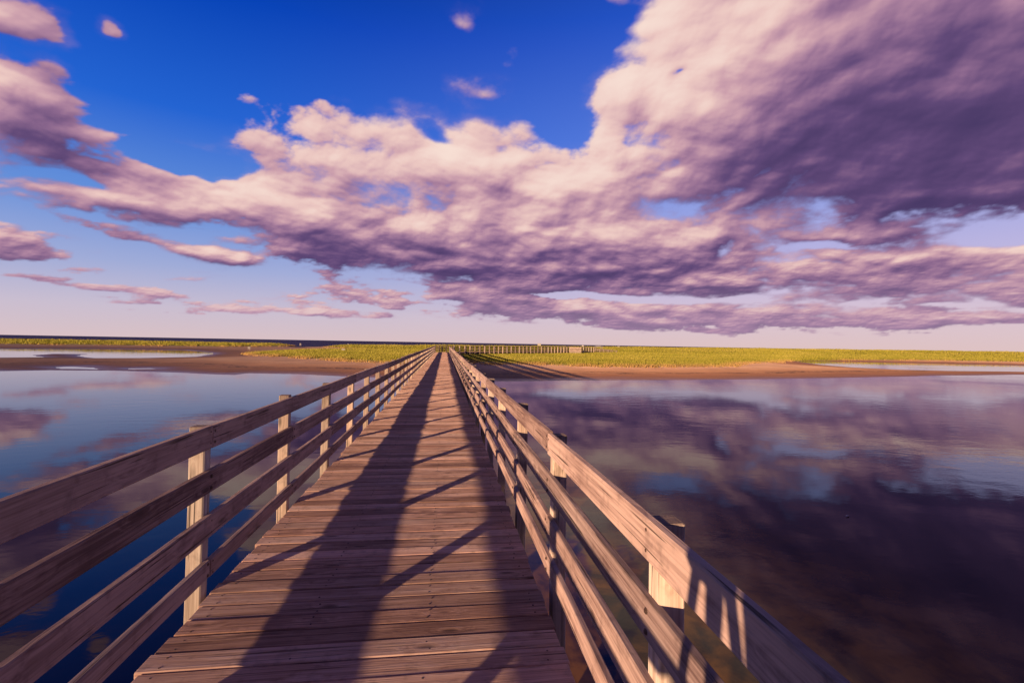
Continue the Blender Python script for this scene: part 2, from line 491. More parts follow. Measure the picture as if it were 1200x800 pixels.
def wood(name, axis, dark, mid, light, rough=.85, grey=0.5, fine=1.0):
    """weathered softwood, grain along the given axis (0 x, 1 y, 2 z)"""
    m_, N, p = mat(name)
    tc = N.n('ShaderNodeTexCoord')
    geo = N.n('ShaderNodeNewGeometry')
    oi = N.n('ShaderNodeObjectInfo')
    rnd = N.m('FRACT', N.m('ADD', geo.outputs['Random Per Island'], N.m('MULTIPLY', oi.outputs['Random'], 7.31)))
    off = N.comb(N.m('MULTIPLY', rnd, 17.3), N.m('MULTIPLY', rnd, 31.7), N.m('MULTIPLY', rnd, 9.1))
    v = N.vm('ADD', tc.outputs['Object'], off)
    sc = [26.0 * fine] * 3; sc[axis] = 0.9
    sv = N.vm('MULTIPLY', v, tuple(sc))
    # knots: sparse points that bend the grain round them
    ks = [7.0] * 3; ks[axis] = 2.2
    kd = N.voro(N.vm('MULTIPLY', v, tuple(ks)), 1.0)
    knot = N.step(kd, 0.16, 0.05)
    halo = N.step(kd, 0.42, 0.05)
    sv2 = N.vm('ADD', sv, N.comb(*[N.m('MULTIPLY', halo, 1.4)] * 3))
    g1 = N.noise(sv2, 1.0, 6, .62, .35)
    sc3 = [110.0 * fine] * 3; sc3[axis] = 2.4
    g2 = N.noise(N.vm('MULTIPLY', v, tuple(sc3)), 1.0, 3, .6)
    big = N.noise(v, 1.7, 3, .5)
    bigs = N.noise(v, 11.0, 4, .6)
    t = N.m('ADD', N.m('MULTIPLY', g1, .56), N.m('MULTIPLY', g2, .44))
    t = N.m('ADD', t, N.m('MULTIPLY', N.m('SUBTRACT', big, .5), .38))
    t = N.m('ADD', t, N.m('MULTIPLY', N.m('SUBTRACT', rnd, .5), .20))
    c = N.ramp(t, [(.34, dark), (.50, mid), (.66, light)])
    lum = N.m('MULTIPLY', N.step(N.m('FRACT', N.m('MULTIPLY', rnd, 5.7)), .55, 1.0), .45)
    gy = N.vm('MULTIPLY', c, (.86, 1.0, 1.10))
    c = N.mix(lum, c, gy)
    c = N.vm('SCALE', c, s=N.m('MULTIPLY_ADD', N.m('FRACT', N.m('MULTIPLY', rnd, 13.3)), .36, .82))
    # splits along the grain
    sc4 = [60.0 * fine] * 3; sc4[axis] = 1.1
    crk = N.noise(N.vm('ADD', N.vm('MULTIPLY', v, tuple(sc4)), (5, 9, 2)), 1.0, 2, .5)
    crack = N.m('MULTIPLY', N.step(crk, .37, .32), N.step(big, .38, .52))
    c = N.mix(N.m('MULTIPLY', knot, .65), c, tuple(q * .28 for q in dark[:3]) + (1,))
    c = N.mix(N.m('MULTIPLY', crack, .8), c, tuple(q * .2 for q in dark[:3]) + (1,))
    # stains
    c = N.mix(N.m('MULTIPLY', N.step(bigs, .50, .72), .35), c, tuple(q * .6 for q in dark[:3]) + (1,))
    bmp = N.m('SUBTRACT', N.m('ADD', N.m('MULTIPLY', g1, .6), N.m('MULTIPLY', g2, .5)), N.m('ADD', N.m('MULTIPLY', crack, .9), N.m('MULTIPLY', knot, .25)))
    b = N.n('ShaderNodeBump'); b.inputs['Strength'].default_value = .9; b.inputs['Distance'].default_value = .005
    N.put(b.inputs['Height'], bmp)
    N.put(p.inputs['Normal'], b.outputs[0])
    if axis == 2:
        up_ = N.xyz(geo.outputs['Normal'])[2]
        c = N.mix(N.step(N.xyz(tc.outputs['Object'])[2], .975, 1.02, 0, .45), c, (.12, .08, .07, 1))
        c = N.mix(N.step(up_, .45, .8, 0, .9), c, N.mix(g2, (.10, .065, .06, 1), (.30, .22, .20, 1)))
    N.put(p.inputs['Base Color'], c)
    N.put(p.inputs['Roughness'], N.step(g2, .3, .7, rough - .12, rough + .08))
    p.inputs['Diffuse Roughness'].default_value = 1.0
    p.inputs['Specular IOR Level'].default_value = .3
    return m_

W_D, W_M, W_L = (.17, .100, .090, 1), (.40, .270, .235, 1), (.60, .43, .37, 1)
M_rail = wood('weathered_rail_wood', 1, W_D, W_M, W_L)
M_post = wood('weathered_post_wood', 2, (.40, .29, .22, 1), (.70, .55, .44, 1), (.86, .72, .60, 1))
M_deck = wood('weathered_deck_wood', 0, (.34, .19, .14, 1), (.66, .41, .31, 1), (.88, .62, .50, 1), fine=1.2)
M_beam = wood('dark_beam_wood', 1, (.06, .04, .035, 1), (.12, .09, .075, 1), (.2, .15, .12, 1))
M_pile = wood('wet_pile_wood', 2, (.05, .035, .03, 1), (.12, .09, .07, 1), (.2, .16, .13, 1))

m_, N, p = mat('rusted_nail_steel')
p.inputs['Base Color'].default_value = (.09, .05, .04, 1); p.inputs['Roughness'].default_value = .6
tc = N.n('ShaderNodeTexCoord')
N.put(p.inputs['Base Color'], N.ramp(N.noise(tc.outputs['Object'], 40, 2, .5), [(.3, (.05, .03, .025, 1)), (.7, (.16, .1, .08, 1))]))
M_nail = m_

def plain(name, c1, c2, scale=6, rough=.6, bump=0.0, metal=0.0):
    m_, N, p = mat(name)
    tc = N.n('ShaderNodeTexCoord')
    nz = N.noise(tc.outputs['Object'], scale, 5, .6)
    N.put(p.inputs['Base Color'], N.ramp(nz, [(.3, c1), (.7, c2)]))
    p.inputs['Roughness'].default_value = rough
    p.inputs['Metallic'].default_value = metal
    if bump:
        b = N.n('ShaderNodeBump'); b.inputs['Strength'].default_value = .6; b.inputs['Distance'].default_value = bump
        N.put(b.inputs['Height'], nz); N.put(p.inputs['Normal'], b.outputs[0])
    return m_

# ------------------------------------------------------------------ boardwalk
LX, RX = -1.40, 0.635        # deck edges
RAILS = [(.092, .200), (.337, .474), (.614, .751), (.892, 1.032)]
SPL, SPR = 1.65, 1.60
Y_END = 77.0
L0, R0 = 3.27 - SPL * 6, 1.575 - SPR * 5

post_protos = []
def post_mesh(i, zlow=-.42, ztop=1.040):
    mb = MB()
    mb.timber((0, 0, zlow), (0, 0, ztop + random.uniform(-.012, .012)), .09, .09, up=(0, 1, 0), ch=.006, seg=3, bend=.003)
    o = mb.build('post', M_post)
    # cut corner on the top, as weathered posts have
    return o

def boardwalk():
    root = empty('boardwalk', (0, 0, 0))
    tag(root, 'long weathered wooden boardwalk with plank deck, running straight away over the water', 'boardwalk')
    # deck planks
    mb = MB()
    y = -8.0
    n = 0
    while y < Y_END + .2:
        w = .140 + random.uniform(-.003, .002)
        dx0, dx1 = random.uniform(-.012, .012), random.uniform(-.012, .012)
        dz = random.uniform(-.003, .003)
        sk = random.uniform(-.003, .003)
        mb.timber((LX + dx0 * 1.3, y + w / 2 - sk, -.019 + dz), (RX + dx1, y + w / 2 + sk, -.019 + dz + random.uniform(-.0025, .0025)), w, .038,
                  ch=.005 if y < 25 else .003, seg=4 if y < 25 else 1, bend=.0018, wob=.0007)
        if y < 14:
            for jx in (LX + .09, -.72, -.06, RX - .09):
                for q in (.032, w - .032):
                    if random.random() < .9:
                        px, py = jx + random.uniform(-.015, .015), y + q + random.uniform(-.008, .008)
                        zt = dz + .0012
                        mb.cyl((px, py, zt - .003), (px, py, zt), .0055, n=7, mi=1)
        y += w + .008 + random.uniform(-.002, .004)
        n += 1
    mb.build('deck', [M_deck, M_nail], root)
    # beams under the deck
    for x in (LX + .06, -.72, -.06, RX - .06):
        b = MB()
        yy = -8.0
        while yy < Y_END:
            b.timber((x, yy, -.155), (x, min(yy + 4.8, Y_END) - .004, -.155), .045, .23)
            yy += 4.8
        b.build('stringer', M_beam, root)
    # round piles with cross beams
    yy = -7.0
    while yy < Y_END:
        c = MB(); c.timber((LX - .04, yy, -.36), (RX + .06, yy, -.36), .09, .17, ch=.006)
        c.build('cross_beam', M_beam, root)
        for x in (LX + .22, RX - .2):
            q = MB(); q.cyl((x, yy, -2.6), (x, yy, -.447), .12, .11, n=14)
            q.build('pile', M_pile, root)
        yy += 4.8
    # posts: built once, copied
    protos = [post_mesh(i) for i in range(5)]
    for o in protos:
        o.parent = root
    used = [False] * 5
    def place(x, y, k):
        zo = -.058 if x > 0 else -.012
        j = k % 5
        if not used[j]:
            o = protos[j]; used[j] = True
        else:
            o = protos[j].copy(); COL.objects.link(o); o.parent = root
        o.location = (x, y, zo + random.uniform(-.008, .008))
        o.rotation_euler = (random.uniform(-.014, .014), random.uniform(-.012, .012), random.choice((0, math.pi)) + random.uniform(-.05, .05))
    k = 0
    y = L0
    while y < Y_END:
        place(LX - .015 - .038 - .045, y, k); k += 1; y += SPL
    y = R0; posts_low = []
    while y < Y_END:
        place(RX + .050 + .038 + .045, y, k + 2); posts_low.append(1); k += 1; y += SPR
    # rails: separate boards three bays long, joints staggered row by row
    for side, x, y0, SP, zs in ((-1, LX - .015 - .019, L0, SPL, 0.0), (1, RX + .050 + .019, R0, SPR, -.042)):
        for ri, (z0, z1) in enumerate([(a_ + zs * (.6 + .13 * i_), b_ + zs * (.6 + .13 * i_)) for i_, (a_, b_) in enumerate(RAILS)]):
            stag = {0: 0, 1: 2, 2: 1, 3: 0}[ri] if side < 0 else {0: 2, 1: 0, 2: 1, 3: 0}[ri]
            ys = y0 + SP * ((stag) - (3 if side < 0 else 3))
            # joint at the first left post for the top and lowest rail
            while ys > -8: ys -= 3 * SP
            ya = max(ys, -8.0); yb = ys + 3 * SP
            while ya < Y_END - .1:
                yb2 = min(yb, Y_END)
                mb = MB()
                e0, e1 = random.uniform(-.006, .006), random.uniform(-.006, .006)
                tw = random.uniform(-.004, .004)
                mb.timber((x + random.uniform(-.002, .002), ya + .003, (z0 + z1) / 2 + e0), (x + random.uniform(-.002, .002), yb2 - .003, (z0 + z1) / 2 + e1),
                          .038, z1 - z0, ch=.006, seg=10, bend=.006, wob=.0012)
                # a pair of bolts at each post
                for t in range(4):
                    py = ys + t * SP + (0 if t else .03) - (.03 if t == 3 else 0)
                    if ya + .01 < py < yb2 - .01 and py < 20:
                        for dz in (-.035, .035):
                            zc = (z0 + z1) / 2 + e0 + (e1 - e0) * t / 3 + dz
                            xi = x - side * .0185
                            mb.cyl((xi + side * .004, py, zc), (xi - side * .0015, py, zc), .0105, n=12, mi=1); mb.cyl((xi, py, zc), (xi - side * .005, py, zc), .0062, n=6, mi=1)
                mb.build('top_rail' if ri == 3 else 'rail', [M_rail, M_nail], root)
                ys = yb; ya = yb; yb += 3 * SP
    return root
boardwalk()

# the further walkway that turns off to the right at the end
def cross_walk():
    M_rail_shade = wood('shade_darkened_rail_wood', 1, (.07, .04, .03, 1), (.16, .10, .075, 1), (.26, .17, .13, 1))  # shade on the far rails painted in as a darker wood colour
    ax, ay = LX - .1, Y_END + .4
    ang = R(44)                                  # heading, clockwise from the first walkway
    root = empty('boardwalk', (0, Y_END, 0))
    tag(root, 'far railed boardwalk crossing the grass at the end, with a pale panel on its railing', 'boardwalk')
    d = Vector((math.sin(ang), math.cos(ang), 0)); nrm = Vector((d.y, -d.x, 0))   # nrm points to the near side
    Wd = 2.1
    start = Vector((-0.2, .75, 0))
    Lg = 50.0
    near0 = start + nrm * (Wd / 2) + d * 1.3
    far0 = start - nrm * (Wd / 2)
    # landing plus deck boards
    mb = MB()
    s = 0
    while s < Lg:
        c = start + d * s
        mb.timber(c - nrm * Wd / 2, c + nrm * Wd / 2, .14, .038, ch=.003)
        s += .148
    for i in range(14):
        mb.timber((LX, .27 + i * .148, -.021), (.5 + i * .13, .27 + i * .148, -.021), .14, .036, ch=.003)
    mb.build('deck', M_deck, root)
    b = MB()
    for o_ in (-.95, 0, .95):
        b.timber(start + nrm * o_ + Vector((0, 0, -.15)) + d * .5, start + nrm * o_ + d * Lg + Vector((0, 0, -.15)), .06, .24)
    b.build('stringer', M_beam, root)
    proto = None
    def P(pos):
        nonlocal proto
        if proto is None:
            m2 = MB(); m2.timber((0, 0, -.30), (0, 0, 1.09), .13, .13, up=(0, 1, 0), ch=.006)
            proto = m2.build('post', M_post, root); o = proto
        else:
            o = proto.copy(); COL.objects.link(o); o.parent = root
        o.location = pos + Vector((0, 0, random.uniform(-.02, .02))); o.rotation_euler = (0, 0, -ang + random.uniform(-.06, .06))
    s = 0
    while s < Lg - 1.3:
        P(near0 + d * s + nrm * .05); s += 1.27
    s = 0.2
    while s < Lg:
        P(far0 + d * s - nrm * .05); s += 1.6
    # end of the first walkway: railing facing the viewer
    for i in range(2):
        P(Vector((LX - .1 + i * 1.1, 2.3, 0)))
    for z0, z1 in RAILS:
        zc = (z0 + z1) / 2; nm = 'top_rail' if z0 > .8 else 'rail'
        for (a, b_, off) in ((near0, Lg - 1.3, -.012), (far0, Lg, .012)):
            s = 0
            while s < b_ - .1:
                e = min(s + 4.8, b_)
                r = MB(); r.timber(a + d * s - nrm * (.04 if off < 0 else -.04) + Vector((0, 0, zc)), a + d * (e - .01) - nrm * (.04 if off < 0 else -.04) + Vector((0, 0, zc + random.uniform(-.01, .01))), .038, z1 - z0)
                r.build(nm, M_rail_shade, root); s = e
        r = MB(); r.timber((LX - .14, 2.24, zc), (far0.x + .4, 2.24, zc), .038, z1 - z0); r.build(nm, M_rail, root)
        r = MB(); r.timber((LX - .05, .1, zc), (LX - .05, 2.2, zc), .038, z1 - z0); r.build(nm, M_rail, root)
    # low cribs under it
    s = 4.0
    while s < Lg:
        c = start + d * s
        q = MB(); q.timber(c - nrm * 1.1 + Vector((0, 0, -.42)), c + nrm * 1.15 + Vector((0, 0, -.42)), .9, .28, ch=.02)
        q.build('crib', M_pile, root)
        for o_ in (-.8, .8):
            q = MB(); q.cyl(c + nrm * o_ + Vector((0, 0, -2.4)), c + nrm * o_ + Vector((0, 0, -.57)), .13, .12)
            q.build('pile', M_pile, root)
        s += 4.3
    # pale boarded panel near its far end
    pm = MB()
    a = near0 + d * 36.5 + nrm * .2
    fx = Vector((math.cos(R(18)), -math.sin(R(18)), 0))
    for i in range(8):
        pm.timber(a + Vector((0, 0, -.15 + i * .152)), a + fx * 2.5 + Vector((0, 0, -.15 + i * .152)), .025, .148, ch=.004)
    pm.build('panel', M_post, root)
    # lower ramp that drops to the sand
    e = start + d * Lg
    g = d.copy(); g = Vector((math.sin(R(58)), math.cos(R(58)), 0)); gn = Vector((g.y, -g.x, 0))
    rp = MB()
    L2 = 9.0
    for i in range(int(L2 / .15)):
        q = i * .15; c = e + g * q + Vector((0, 0, -.55 * q / L2))
        rp.timber(c - gn * .9, c + gn * .9, .14, .035, ch=.003)
    rp.build('ramp', M_deck, root)
    s = .6
    while s < L2:
        for o_ in (-.95, .95):
            m3 = MB(); c = e + g * s + gn * o_ + Vector((0, 0, -.55 * s / L2))
            m3.timber(c + Vector((0, 0, -.4)), c + Vector((0, 0, .85)), .09, .09, up=(0, 1, 0)); m3.build('post', M_post, root)
        s += 1.6
    for zc in (.3, .75):
        for o_ in (-.95, .95):
            m3 = MB(); m3.timber(e + gn * (o_ + .07) + Vector((0, 0, zc)), e + g * L2 + gn * (o_ + .07) + Vector((0, 0, zc - .55)), .038, .13); m3.build('rail', M_rail, root)
cross_walk()

# ------------------------------------------------------------------ terrain
WZ = -1.0
def poly(pts, z=WZ):
    return np.array([[*ground(px, py, z)][:2] for px, py in pts])

LAG = poly([(-260, 428), (-100, 431), (0, 434.5), (60, 433.5), (130, 434), (200, 436), (250, 438.5), (275, 439), (292, 437), (320, 437.5), (350, 438), (400, 440.5), (430, 441.5), (480, 443.5),
            (520, 445.5), (590, 447), (650, 446.2), (700, 445.6), (770, 445), (850, 444.6), (950, 443.2), (1000, 442.3), (1050, 441), (1100, 440), (1200, 439), (1400, 442)])
LAG = np.vstack([LAG, [[190, 20], [190, -220], [-190, -220], [-190, 20]]])
POOLS = [LAG,
    poly([(-200, 405), (0, 408.6), (120, 408.6), (215, 410), (248, 413), (254, 415), (228, 418), (165, 419.6), (110, 419.6), (88, 417), (100, 414.8), (60, 414.5), (30, 416), (52, 418.5), (0, 419), (-80, 418)]),
    poly([(62, 430), (85, 429.3), (108, 430.6), (116, 432.8), (95, 432.2), (72, 432)]),
    poly([(150, 431.5), (175, 431.2), (178, 432.2), (155, 432.6)]),
    poly([(931, 423.2), (960, 422.9), (1030, 424.2), (1200, 428), (1500, 437), (1500, 446), (1330, 440), (1200, 435.6), (1100, 434.2), (1050, 433), (1000, 430.4), (960, 427.2)]),
]
GZ = -.65
GRASS = [poly([(500, 419), (545, 424.5), (575, 427.5), (615, 427), (660, 429), (700, 430.4), (760, 430.6), (800, 430), (862, 430), (876, 426), (905, 424.6), (930, 421.6), (1000, 421.2), (1100, 422.6), (1200, 424.4), (1500, 430)], GZ),
         poly([(283, 413), (300, 416.5), (340, 419.6), (400, 423.4), (440, 425), (478, 427), (520, 424), (520, 409.5), (440, 410.5), (380, 410), (330, 411)], GZ),
        ]
far_r = [[*(ray(px, 380) * 1)][:2] for px in (1500, 1350, 1200, 1000, 800, 600, 540)]
def along(px, dist):
    d = ray(px, 400); q = math.hypot(d.x, d.y)
    dist = dist / math.cos(math.atan2(d.x, d.y) + R(YAW))      # depth along the view to distance
    return [d.x / q * dist, d.y / q * dist]
GRASS[0] = np.vstack([GRASS[0], [along(1500, 340), along(1200, 300), along(1000, 235), along(800, 186), along(600, 172), along(500, 172)]])
GRASS.append(np.array([along(-400, 140), along(-100, 116), along(0, 112), along(120, 116), along(250, 118), along(330, 124), along(342, 134), along(345, 150),
                       along(250, 146), along(100, 146), along(-100, 150), along(-400, 180)]))
GRASS.append(np.array([along(378, 126), along(410, 118), along(450, 118), along(520, 112), along(540, 160), along(480, 160), along(400, 156)]))

def sdf(P, pts):
    """signed distance, positive inside"""
    P = np.asarray(P, dtype=np.float64)
    best = np.full(len(P), 1e18); inside = np.zeros(len(P), bool)
    n = len(pts)
    for i in range(n):
        a = pts[i]; b = pts[(i + 1) % n]; e = b - a
        w = P - a
        t = np.clip((w @ e) / (e @ e + 1e-12), 0, 1)
        dd = w - t[:, None] * e
        best = np.minimum(best, (dd ** 2).sum(1))
        c = (a[1] > P[:, 1]) != (b[1] > P[:, 1])
        with np.errstate(divide='ignore', invalid='ignore'):
            xi = (b[0] - a[0]) * (P[:, 1] - a[1]) / (b[1] - a[1] + 1e-30) + a[0]
        inside ^= c & (P[:, 0] < xi)
    return np.where(inside, 1, -1) * np.sqrt(best)

def vnoise(P, scale, seed=0, octaves=4):
    r = np.random.default_rng(seed)
    out = np.zeros(len(P)); amp = 1; tot = 0
    tab = r.random((256, 256))
    Q = P / scale
    for o in range(octaves):
        i = np.floor(Q).astype(int); f = Q - i; f = f * f * (3 - 2 * f)
        a = tab[i[:, 0] & 255, i[:, 1] & 255]; b = tab[(i[:, 0] + 1) & 255, i[:, 1] & 255]
        c = tab[i[:, 0] & 255, (i[:, 1] + 1) & 255]; d = tab[(i[:, 0] + 1) & 255, (i[:, 1] + 1) & 255]
        out += amp * ((a * (1 - f[:, 0]) + b * f[:, 0]) * (1 - f[:, 1]) + (c * (1 - f[:, 0]) + d * f[:, 0]) * f[:, 1])
        tot += amp; amp *= .5; Q = Q * 2.03 + 17.1
    return out / tot

AZS = [math.degrees(az_tel(px, 400)[0]) for px in (-400, 0, 300, 430, 520, 700, 900, 1100, 1200, 1500)]
RID = [-.05, .10, .10, .05, .30, .55, .95, 1.25, 1.45, 1.5]
SEA = [165, 165, 170, 172, 178, 185, 215, 262, 300, 360]
def smooth(x, a, b):
    t = np.clip((x - a) / (b - a), 0, 1); return t * t * (3 - 2 * t)

def terrain(P):
    P = np.asarray(P, dtype=np.float64)
    dist = np.hypot(P[:, 0], P[:, 1]); az = np.degrees(np.arctan2(P[:, 0], P[:, 1]))
    wob = (vnoise(P, 9, 3) - .5)
    wat = np.full(len(P), -1e9)
    for pl in POOLS:
        wat = np.maximum(wat, sdf(P, pl))
    w2 = wat + wob * np.clip(dist * .02, .3, 2.0)
    z = np.where(w2 > 0, WZ - .02 - np.minimum(w2 * .05, .9), WZ + .012 - w2 * .028)
    z = np.minimum(z, WZ + .34 + (vnoise(P, 14, 5) - .5) * .10)
    g = np.full(len(P), -1e9)
    for pl in GRASS:
        g = np.maximum(g, sdf(P, pl))
    z = z + smooth(g + wob * 2, -1.5, 3.0) * .16 * (w2 < -.5)
    zc = dist * np.maximum(np.cos(np.radians(az + YAW)), .35)
    sea = np.interp(az, AZS, SEA) + wob * 14
    rid = np.interp(az, AZS, RID)
    start = np.interp(az, AZS, [112, 112, 112, 112, 118, 122, 122, 125, 130, 150])
    top = np.interp(az, AZS, [132, 132, 132, 132, 145, 155, 175, 205, 235, 280])
    up = smooth(zc, start, top) * (1 - smooth(zc, sea - 22, sea - 2))
    gap = np.exp(-((az - AZS[2] - 5.0) / 2.2) ** 2) * .75
    z = z + up * (rid + .62) * (1 - gap) * (w2 < 0) * (.72 + .56 * vnoise(P, 11, 9)) + up * (vnoise(P, 5, 10) - .5) * .16 * (w2 < 0)
    z = np.where(zc > sea - 6, np.minimum(z, WZ + (sea - zc) * .06), z)
    z = np.maximum(z, WZ - 2.0)
    return z, g + wob * 1.2, w2, dist, az

fa = np.radians(np.concatenate([np.arange(-180, -66, 6.0), np.arange(-66, 66, .22), np.arange(66, 180, 6.0)]) + 8)
fr = [0.0]
r_ = 3.0
while r_ < 800:
    fr.append(r_); r_ += max(1.2, .0) if r_ < 28 else max(.35, r_ * .0075)
fr += [900, 1500, 4000, 12000, 40000]
fr = np.array(fr[1:])
A, RR = np.meshgrid(fa, fr)
P = np.stack([np.sin(A).ravel() * RR.ravel(), np.cos(A).ravel() * RR.ravel()], 1)
z, g, w2, dist, az = terrain(P)
nA = len(fa); nR = len(fr)
V = np.column_stack([P, z])
V = np.vstack([V, [0, 0, WZ - .92]])
ii, jj = np.meshgrid(np.arange(nR - 1), np.arange(nA), indexing='ij')
j2 = (jj + 1) % nA
Fq = np.stack([ii * nA + jj, ii * nA + j2, (ii + 1) * nA + j2, (ii + 1) * nA + jj], -1).reshape(-1, 4)[:, ::-1]

def sand_mat():
    m_, N, p = mat('wet_sand_and_turf')
    tc = N.n('ShaderNodeTexCoord')
    pos = tc.outputs['Object']
    x, y, z = N.xyz(pos)
    n1 = N.noise(pos, .35, 6, .6)
    st = N.noise(N.vm('MULTIPLY', pos, (.12, 1.1, 1)), 1.0, 5, .6)
    n2 = N.noise(pos, 3.0, 5, .65)
    hgt = N.m('ADD', z, N.m('MULTIPLY', N.m('SUBTRACT', st, .5), .20))
    c = N.ramp(N.step(hgt, WZ, WZ + .40, kind='LINEAR'), [(0.0, (.15, .070, .038, 1)), (.30, (.30, .14, .070, 1)), (.6, (.48, .26, .14, 1)), (1, (.66, .43, .28, 1))])
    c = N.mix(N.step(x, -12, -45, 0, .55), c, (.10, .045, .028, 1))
    c = N.mix(N.step(n1, .35, .7, 0, .35), c, (.16, .085, .045, 1))
    c = N.mix(N.step(n2, .55, .75, 0, .3), c, (.12, .07, .04, 1))
    wr = N.m('ABSOLUTE', N.m('SUBTRACT', hgt, WZ + .17))
    c = N.mix(N.m('MULTIPLY', N.step(wr, .022, .004), N.step(n2, .42, .55)), c, (.06, .035, .022, 1))
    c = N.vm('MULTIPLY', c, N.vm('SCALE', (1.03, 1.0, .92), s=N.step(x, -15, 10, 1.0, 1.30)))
    at = N.n('ShaderNodeAttribute'); at.attribute_name = 'turf'
    tf = N.step(N.m('ADD', at.outputs['Fac'], N.m('MULTIPLY', N.m('SUBTRACT', n2, .5), .6)), .35, .65)
    gc = N.mix(n1, (.22, .20, .03, 1), (.42, .33, .06, 1))
    c = N.mix(tf, c, gc)
    b = N.n('ShaderNodeBump'); b.inputs['Strength'].default_value = .7; b.inputs['Distance'].default_value = .05
    N.put(b.inputs['Height'], N.m('ADD', n2, n1)); N.put(p.inputs['Normal'], b.outputs[0])
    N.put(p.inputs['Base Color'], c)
    N.put(p.inputs['Roughness'], N.step(hgt, WZ + .01, WZ + .1, .35, .9))
    p.inputs['Diffuse Roughness'].default_value = .6
    return m_
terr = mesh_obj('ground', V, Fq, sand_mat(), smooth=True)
tag(terr, kind='structure')
at = terr.data.attributes.new('turf', 'FLOAT', 'POINT')
gg = smooth(np.append(g, -50), -.5, 2.0) * (np.append(dist, 0) < 600)
at.data.foreach_set('value', gg.astype(np.float32))

# water of the lagoon and pools
def water_mat():
    m_, N, p = mat('calm_lagoon_water')
    tc = N.n('ShaderNodeTexCoord')
    pos = tc.outputs['Object']
    x, y, z = N.xyz(pos)
    n1 = N.noise(pos, 1.1, 5, .6, .6)
    n2 = N.noise(pos, 5.0, 4, .6, .5)
    # silty shallows along the right side of the walkway
    sh = N.m('MULTIPLY', N.step(x, .3, .9), N.step(x, 6.0, 1.6))
    sh = N.m('MULTIPLY', sh, N.step(y, 16.0, 1.0))
    k = N.m('MULTIPLY', sh, N.step(n1, .34, .60))
    deep = N.mix(N.step(x, -1, 3), (.006, .004, .006, 1), (.014, .006, .004, 1))
    c = N.mix(k, deep, (.50, .22, .02, 1))
    c = N.mix(N.m('MULTIPLY', N.step(n2, .45, .7), .5), c, (.014, .007, .004, 1))
    lip = N.step(N.noise(N.vm('ADD', pos, (4, 2, 0)), .7, 5, .7), .66, .74, 0, .35)
    lip = N.m('MULTIPLY', lip, N.step(x, 0, 1.5))
    c = N.mix(lip, c, (.05, .025, .008, 1))
    N.put(p.inputs['Base Color'], c)
    p.inputs['Roughness'].default_value = .03
    p.inputs['IOR'].default_value = 1.33
    p.inputs['Specular IOR Level'].default_value = .30
    r1 = N.noise(N.vm('MULTIPLY', pos, (1, 1.6, 1)), 1.3, 4, .55, .3)
    patch = N.step(N.noise(pos, .16, 3, .6), .42, .66, .25, 1.0)
    r2 = N.noise(N.vm('MULTIPLY', pos, (1, 1.5, 1)), 7.0, 3, .5)
    h = N.m('ADD', N.m('MULTIPLY', r1, .8), N.m('MULTIPLY', r2, .10))
    b = N.n('ShaderNodeBump'); b.inputs['Distance'].default_value = .0075
    N.put(b.inputs['Strength'], N.m('MULTIPLY', patch, .8))
    N.put(b.inputs['Height'], h)
    N.put(p.inputs['Normal'], b.outputs[0])
    return m_
def sheet(name, z, m_, r0, r1, n=96):
    v = []; f = []
    rs = np.geomspace(r0, r1, 16)
    for r in rs:
        for i in range(n):
            v.append((r * math.sin(2 * math.pi * i / n), r * math.cos(2 * math.pi * i / n), z))
    for k in range(len(rs) - 1):
        for i in range(n):
            j = (i + 1) % n
            f.append((k * n + i, (k + 1) * n + i, (k + 1) * n + j, k * n + j)[::-1])
    f.append(tuple(range(n))[::-1])
    o = mesh_obj(name, v, f, m_)
    return o
w = sheet('water', WZ, water_mat(), .5, 160)
tag(w, kind='structure')

m_, N, p = mat('open_sea_water')
tc = N.n('ShaderNodeTexCoord')
nz = N.noise(N.vm('MULTIPLY', tc.outputs['Object'], (.25, 1, 1)), .05, 5, .6)
N.put(p.inputs['Base Color'], N.ramp(nz, [(.3, (.035, .030, .10, 1)), (.7, (.075, .060, .16, 1))]))
p.inputs['Roughness'].default_value = .75; p.inputs['Specular IOR Level'].default_value = .12
sea = mesh_obj('sea', [(0, 0, 0)], [], m_)
bpy.data.objects.remove(sea)
v = []; f = []; n = 96
rs = np.geomspace(160.5, 45000, 14)
for r in rs:
    for i in range(n):
        v.append((r * math.sin(2 * math.pi * i / n), r * math.cos(2 * math.pi * i / n), WZ - .004))
for k in range(len(rs) - 1):
    for i in range(n):
        j = (i + 1) % n
        f.append((k * n + i, k * n + j, (k + 1) * n + j, (k + 1) * n + i)[::-1])
sea = mesh_obj('sea', v, f, m_)
tag(sea, kind='structure')

